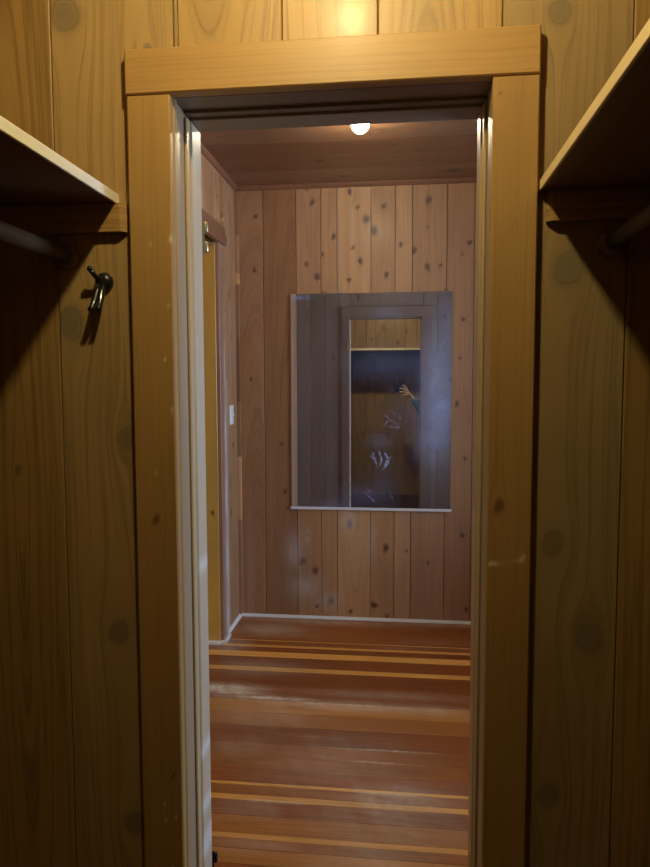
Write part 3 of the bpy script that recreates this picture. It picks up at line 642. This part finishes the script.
mb = MB(); box(mb, SXR - .0045, SXR - .0003, .001, W0 - .001, SZ - .0045, SZ + .0175, axis='y', front='-x', seed=22, tint=1.45, hue=.1, ch=.001); eb = mb.build('edge_band', M_shelf, sr_); eb['label'] = 'light yellow front edge'
mb = MB()
V = [(CX1 - .001, W0 - .02, SZ - .067), (SXR + .022, W0 - .02, SZ - .067), (SXR + .012, W0 - .008, SZ - .067), (SXR + .012, W0 - .0005, SZ - .067), (CX1 - .001, W0 - .0005, SZ - .067)]
V += [(a, b, SZ - .0048) for a, b, c in V]
mb.add(V, [tuple(range(n)), tuple(range(2 * n - 1, n - 1, -1))] + [(i, (i + 1) % n, n + (i + 1) % n, n + i) for i in range(n)], [(p[2], p[0], .5) for p in V], [(0, .8, 0)] * 10); mb.build('ledger', M_closet, sr_)
sb_ = empty('closet_shelf', (-.17, -.19, SZ)); tag(sb_, 'closet shelf across the back wall, seen above the hand in the mirror', 'shelf')
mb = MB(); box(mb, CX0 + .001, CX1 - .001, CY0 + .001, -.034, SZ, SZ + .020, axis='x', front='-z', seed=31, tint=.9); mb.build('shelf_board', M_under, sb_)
mb = MB(); box(mb, CX0 + .001, CX1 - .001, -.0337, -.029, SZ - .0005, SZ + .0225, axis='x', front='+y', seed=32, tint=1.2, hue=.6); mb.build('edge_band', M_shelf, sb_)
for nm, x, lab in (('L', -.765, 'round dark hanging rod under the left closet shelf'), ('R', .435, 'round dark hanging rod under the right closet shelf')):
    rd = empty('closet_rod', (x, .75, 1.765)); tag(rd, lab, 'rod')
    mb = MB(); tube(mb, [(x, CY0 + .03, 1.765), (x, .5, 1.765), (x, W0 - .022, 1.765)], .0175, 24); mb.build('rod_pole', M_rod, rd)
    mb = MB(); lathe(mb, (x, W0 - .0007, 1.762), nY, [(.03, 0), (.03, .012), (.027, .018), (.019, .0205)], 28); mb.build('rod_socket', M_under, rd)
    mb = MB(); lathe(mb, (x, CY0 + .0007, 1.762), Yv, [(.03, 0), (.03, .012), (.027, .018), (.019, .029)], 28); mb.build('rod_socket', M_under, rd)

# ------------------------------------------------------------------ lamps
def ceiling_lamp(x, y, zt, rb, mat, label, drop):
    t = empty('ceiling_light', (x, y, zt)); tag(t, label, 'ceiling light')
    mb = MB(); lathe(mb, (x, y, zt - .0005), nZ, [(.055, 0), (.057, .006), (.05, .014), (.03, drop * .5), (.024, drop * .7), (.0, drop * .7)], 32); mb.build('lamp_holder', M_porc, t)
    mb = MB(); prof = [(rb * .35, 0)]
    for i in range(13):
        a = -math.pi / 2 + .45 + (math.pi - .45) * i / 12; prof.append((rb * math.cos(a), drop * .7 + rb * 1.0 + rb * math.sin(a) - rb * .05))
    prof[0] = (rb * .3, drop * .7 + .0005)
    lathe(mb, (x, y, zt), nZ, prof, 24); mb.build('light_bulb', mat, t)
ceiling_lamp(-.19, 3.085, ZC, .040, M_bulb, 'bright round bulb on the hall ceiling beyond the door head', .012)
ceiling_lamp(-.16, .87, ZCC, .032, M_cbulb, 'bare bulb on the closet ceiling above the photographer', .14)

# ------------------------------------------------------------------ outer shell
shell('wall_outer', [(CX0 - .10, CX0 - .02, CY0 - .1, W0 + .1, -.04, 2.8), (CX1 + .02, CX1 + .1, CY0 - .1, W0 + .03, -.04, 2.8), (CX0 - .1, CX1 + .1, CY0 - .12, CY0 - .02, -.04, 2.8), (CX0 - .1, CX1 + .1, CY0 - .1, W0 + .03, ZCC + .022, 2.8),
      (HX0 - .3, HX1 + .1, D + .02, D + .1, -.04, 2.8), (HX0 - .30, HX0 - .165, W1 - .1, D + .02, -.04, 2.8), (HX0 - .165, HX0 - .019, LY1 + .03, D + .02, -.04, 2.8), (HX0 - .165, HX0 - .019, W0, LY0 - .03, -.04, 2.8), (HX0 - .165, HX0 - .019, LY0 - .03, LY1 + .03, LZ + .03, 2.8),
      (HX0 - .3, HX1 + .1, W0 + .031, D, ZC + .035, 2.8), (HX0 - .3, HX1 + .1, CY0 - .1, D + .1, -.12, -.041)], M_plaster, 'plain outer side of the rooms')

# ------------------------------------------------------------------ person holding the phone
def skin_mesh(name, nodes, edges, mat, parent, root=0, sub=2):
    me = bpy.data.meshes.new(name); off = parent.location
    me.from_pydata([tuple(Vector(p[:3]) - off) for p in nodes], edges, [])
    o = bpy.data.objects.new(name, me); COL.objects.link(o); o.parent = parent
    m = o.modifiers.new('skin', 'SKIN'); m.use_smooth_shade = True; m.branch_smoothing = .3
    for i, p in enumerate(nodes):
        r = p[3] if isinstance(p[3], tuple) else (p[3], p[3]); d = me.skin_vertices[0].data[i]; d.radius = r; d.use_root = (i == root)
    s = o.modifiers.new('sub', 'SUBSURF'); s.levels = sub; s.render_levels = sub
    me.materials.append(mat); return o
M_skin = plain('skin', (.86, .60, .44), .5, noise_amt=.1)
M_sleeve = plain('teal_blue_knit', (.10, .23, .33), .85, noise_amt=.4)
M_jeans = plain('dark_denim', (.03, .04, .07), .85, noise_amt=.4)
M_hair = plain('brown_hair', (.05, .028, .015), .6, noise_amt=.6)
M_shoe = plain('dark_shoe', (.03, .025, .02), .6)
pe = empty('person', (.43, -.14, 0)); tag(pe, 'person in a teal blue sleeve holding up a phone, seen in the mirror', 'person')
bx, by = .43, -.15
nodes = [(bx, by, .90, (.13, .09)), (bx, by, 1.06, (.115, .085)), (bx, by, 1.22, (.14, .095)), (bx, by, 1.32, (.10, .07)), (bx, by + .005, 1.38, .05), (bx - .005, by + .015, 1.44, (.072, .082)), (bx - .012, by + .02, 1.53, (.075, .09)), (bx - .012, by + .015, 1.585, (.045, .055)),
         (bx - .16, by, 1.30, .045), (.30, -.06, 1.06, .036), (.150, -.004, 1.270, .0235), (.122, .004, 1.318, (.026, .017)), (.088, .010, 1.352, (.031, .014)),      # left arm to palm 12
         (bx + .16, by, 1.30, .045), (.60, -.16, 1.04, .036), (.59, -.10, .83, .024), (.585, -.085, .77, (.02, .03)), (.58, -.08, .69, (.012, .03)),
         (bx - .09, by, .82, .085), (bx - .09, by + .01, .47, .056), (bx - .09, by - .01, .09, .036), (bx - .09, by + .09, .035, (.035, .025)),
         (bx + .09, by, .82, .085), (bx + .09, by + .01, .47, .056), (bx + .09, by - .01, .09, .036), (bx + .09, by + .09, .035, (.035, .025)),
         (bx - .016, by + .112, 1.485, .012)]
edges = [(0, 1), (1, 2), (2, 3), (3, 4), (4, 5), (5, 6), (6, 7), (3, 8), (8, 9), (9, 10), (10, 11), (11, 12), (3, 13), (13, 14), (14, 15), (15, 16), (16, 17), (0, 18), (18, 19), (19, 20), (20, 21), (0, 22), (22, 23), (23, 24), (24, 25), (5, 26)]
fingers = [[(.064, .012, 1.400), (.040, .016, 1.434), (.018, .014, 1.446), (.000, .0125, 1.447)],
           [(.058, .014, 1.382), (.026, .021, 1.404), (-.008, .018, 1.412), (-.034, .0135, 1.412)],
           [(.056, .013, 1.358), (.026, .021, 1.370), (-.006, .019, 1.374), (-.032, .0135, 1.372)],
           [(.062, .010, 1.336), (.040, .017, 1.336), (.016, .017, 1.335), (-.004, .0135, 1.334)],
           [(.106, -.012, 1.335), (.082, -.026, 1.365), (.055, -.027, 1.392), (.032, -.021, 1.405)]]
fr_ = [[.0105, .0098, .0090, .0078]] * 3 + [[.0085, .0076, .007, .006]] + [[.012, .0105, .0095, .008]]
for k, (fg, rr) in enumerate(zip(fingers, fr_)):
    prev = 12 if k < 4 else 11
    for p, r in zip(fg, rr): nodes.append((*p, r)); edges.append((prev, len(nodes) - 1)); prev = len(nodes) - 1
body = skin_mesh('body', nodes, edges, M_skin, pe)
# clothes
sh = [(bx, by, .87, (.165, .122)), (bx, by, 1.06, (.135, .102)), (bx, by, 1.22, (.158, .112)), (bx, by, 1.325, (.11, .08)), (bx - .165, by, 1.30, .060), (.30, -.06, 1.06, .058), (.225, -.032, 1.165, .060), (.133, -.001, 1.298, .046), (bx + .165, by, 1.30, .06), (.60, -.16, 1.04, .048), (.592, -.11, .86, .034), (bx, by, 1.365, .058), (bx, by, .79, (.168, .125))]
skin_mesh('knit_top', sh, [(0, 1), (1, 2), (2, 3), (3, 4), (4, 5), (5, 6), (6, 7), (3, 8), (8, 9), (9, 10), (3, 11), (0, 12)], M_sleeve, pe)
tr_ = [(bx, by, .90, (.142, .102)), (bx - .09, by, .80, .100), (bx - .09, by + .01, .47, .072), (bx - .09, by - .01, .10, .058), (bx + .09, by, .80, .100), (bx + .09, by + .01, .47, .072), (bx + .09, by - .01, .10, .058), (bx, by, 1.02, (.128, .096)), (bx - .09, by - .012, .045, .052), (bx + .09, by - .012, .045, .052)]
skin_mesh('trousers', tr_, [(0, 1), (1, 2), (2, 3), (0, 4), (4, 5), (5, 6), (0, 7), (3, 8), (6, 9)], M_jeans, pe)
for s_ in (-1, 1):
    skin_mesh('shoe', [(bx + s_ * .09, by - .045, .045, .043), (bx + s_ * .09, by + .05, .043, .042), (bx + s_ * .09, by + .14, .034, .033)], [(0, 1), (1, 2)], M_shoe, pe)
mb = MB(); c = Vector((bx - .012, by + .002, 1.535)); V = []; F = []
for j in range(13):
    th = math.pi * j / 12 * .62
    for k in range(24):
        a = 2 * math.pi * k / 24; low = .10 if math.sin(a) > .35 else 0
        t2 = th * (1 - (.42 if math.sin(a) > .35 else 0)); V.append(c + Vector((.088 * math.sin(t2) * math.cos(a), .100 * math.sin(t2) * math.sin(a), .088 * math.cos(t2) + .006 * math.sin(9 * a) * math.sin(t2))))
for j in range(12):
    for k in range(24): F.append((j * 24 + k, j * 24 + (k + 1) % 24, (j + 1) * 24 + (k + 1) % 24, (j + 1) * 24 + k))
mb.add(V, F, smooth=True); hr = mb.build('hair', M_hair, pe)
so = hr.modifiers.new('solid', 'SOLIDIFY'); so.thickness = .012
for s_ in (-1, 1):
    mb = MB(); lathe(mb, (bx - .014 + s_ * .030, by + .083, 1.512), Yv, [(.001, 0), (.008, .004), (.010, .010), (.0075, .015), (.001, .0175)], 16); ey = mb.build('eye', M_white, pe)
    mb = MB(); lathe(mb, (bx - .014 + s_ * .030, by + .0995, 1.512), Yv, [(.0045, 0), (.0042, .001), (.001, .0016)], 14); mb.build('iris', M_hair, ey)
    mb = MB(); lathe(mb, (bx - .010 + s_ * .082, by + .01, 1.488), (s_, .1, 0), [(.012, -.006), (.02, .004), (.018, .010), (.006, .012)], 16); e_ = mb.build('ear', M_skin, pe)
mb = MB(); tube(mb, [(bx - .034, by + .098, 1.449), (bx - .015, by + .104, 1.447), (bx + .006, by + .098, 1.449)], [.003, .0055, .003]); mb.build('mouth', plain('lips', (.45, .17, .13), .5), pe)
ph = empty('smartphone', (-.018, -.006, 1.368)); tag(ph, 'dark smartphone held up in the hand, seen in the mirror', 'phone')
mb = MB(); box(mb, -.055, .020, -.011, -.003, 1.368, 1.515, front='+y', ch=.003); mb.build('phone_body', plain('dark_phone_glass', (.02, .03, .05), .15, coat=.5), ph)
for dz in (0, .022):
    mb = MB(); lathe(mb, (-.0, -.003, 1.470 + dz), Yv, [(.008, 0), (.008, .0012), (.006, .0016), (.001, .0016)], 20); mb.build('camera_lens', M_black, ph)
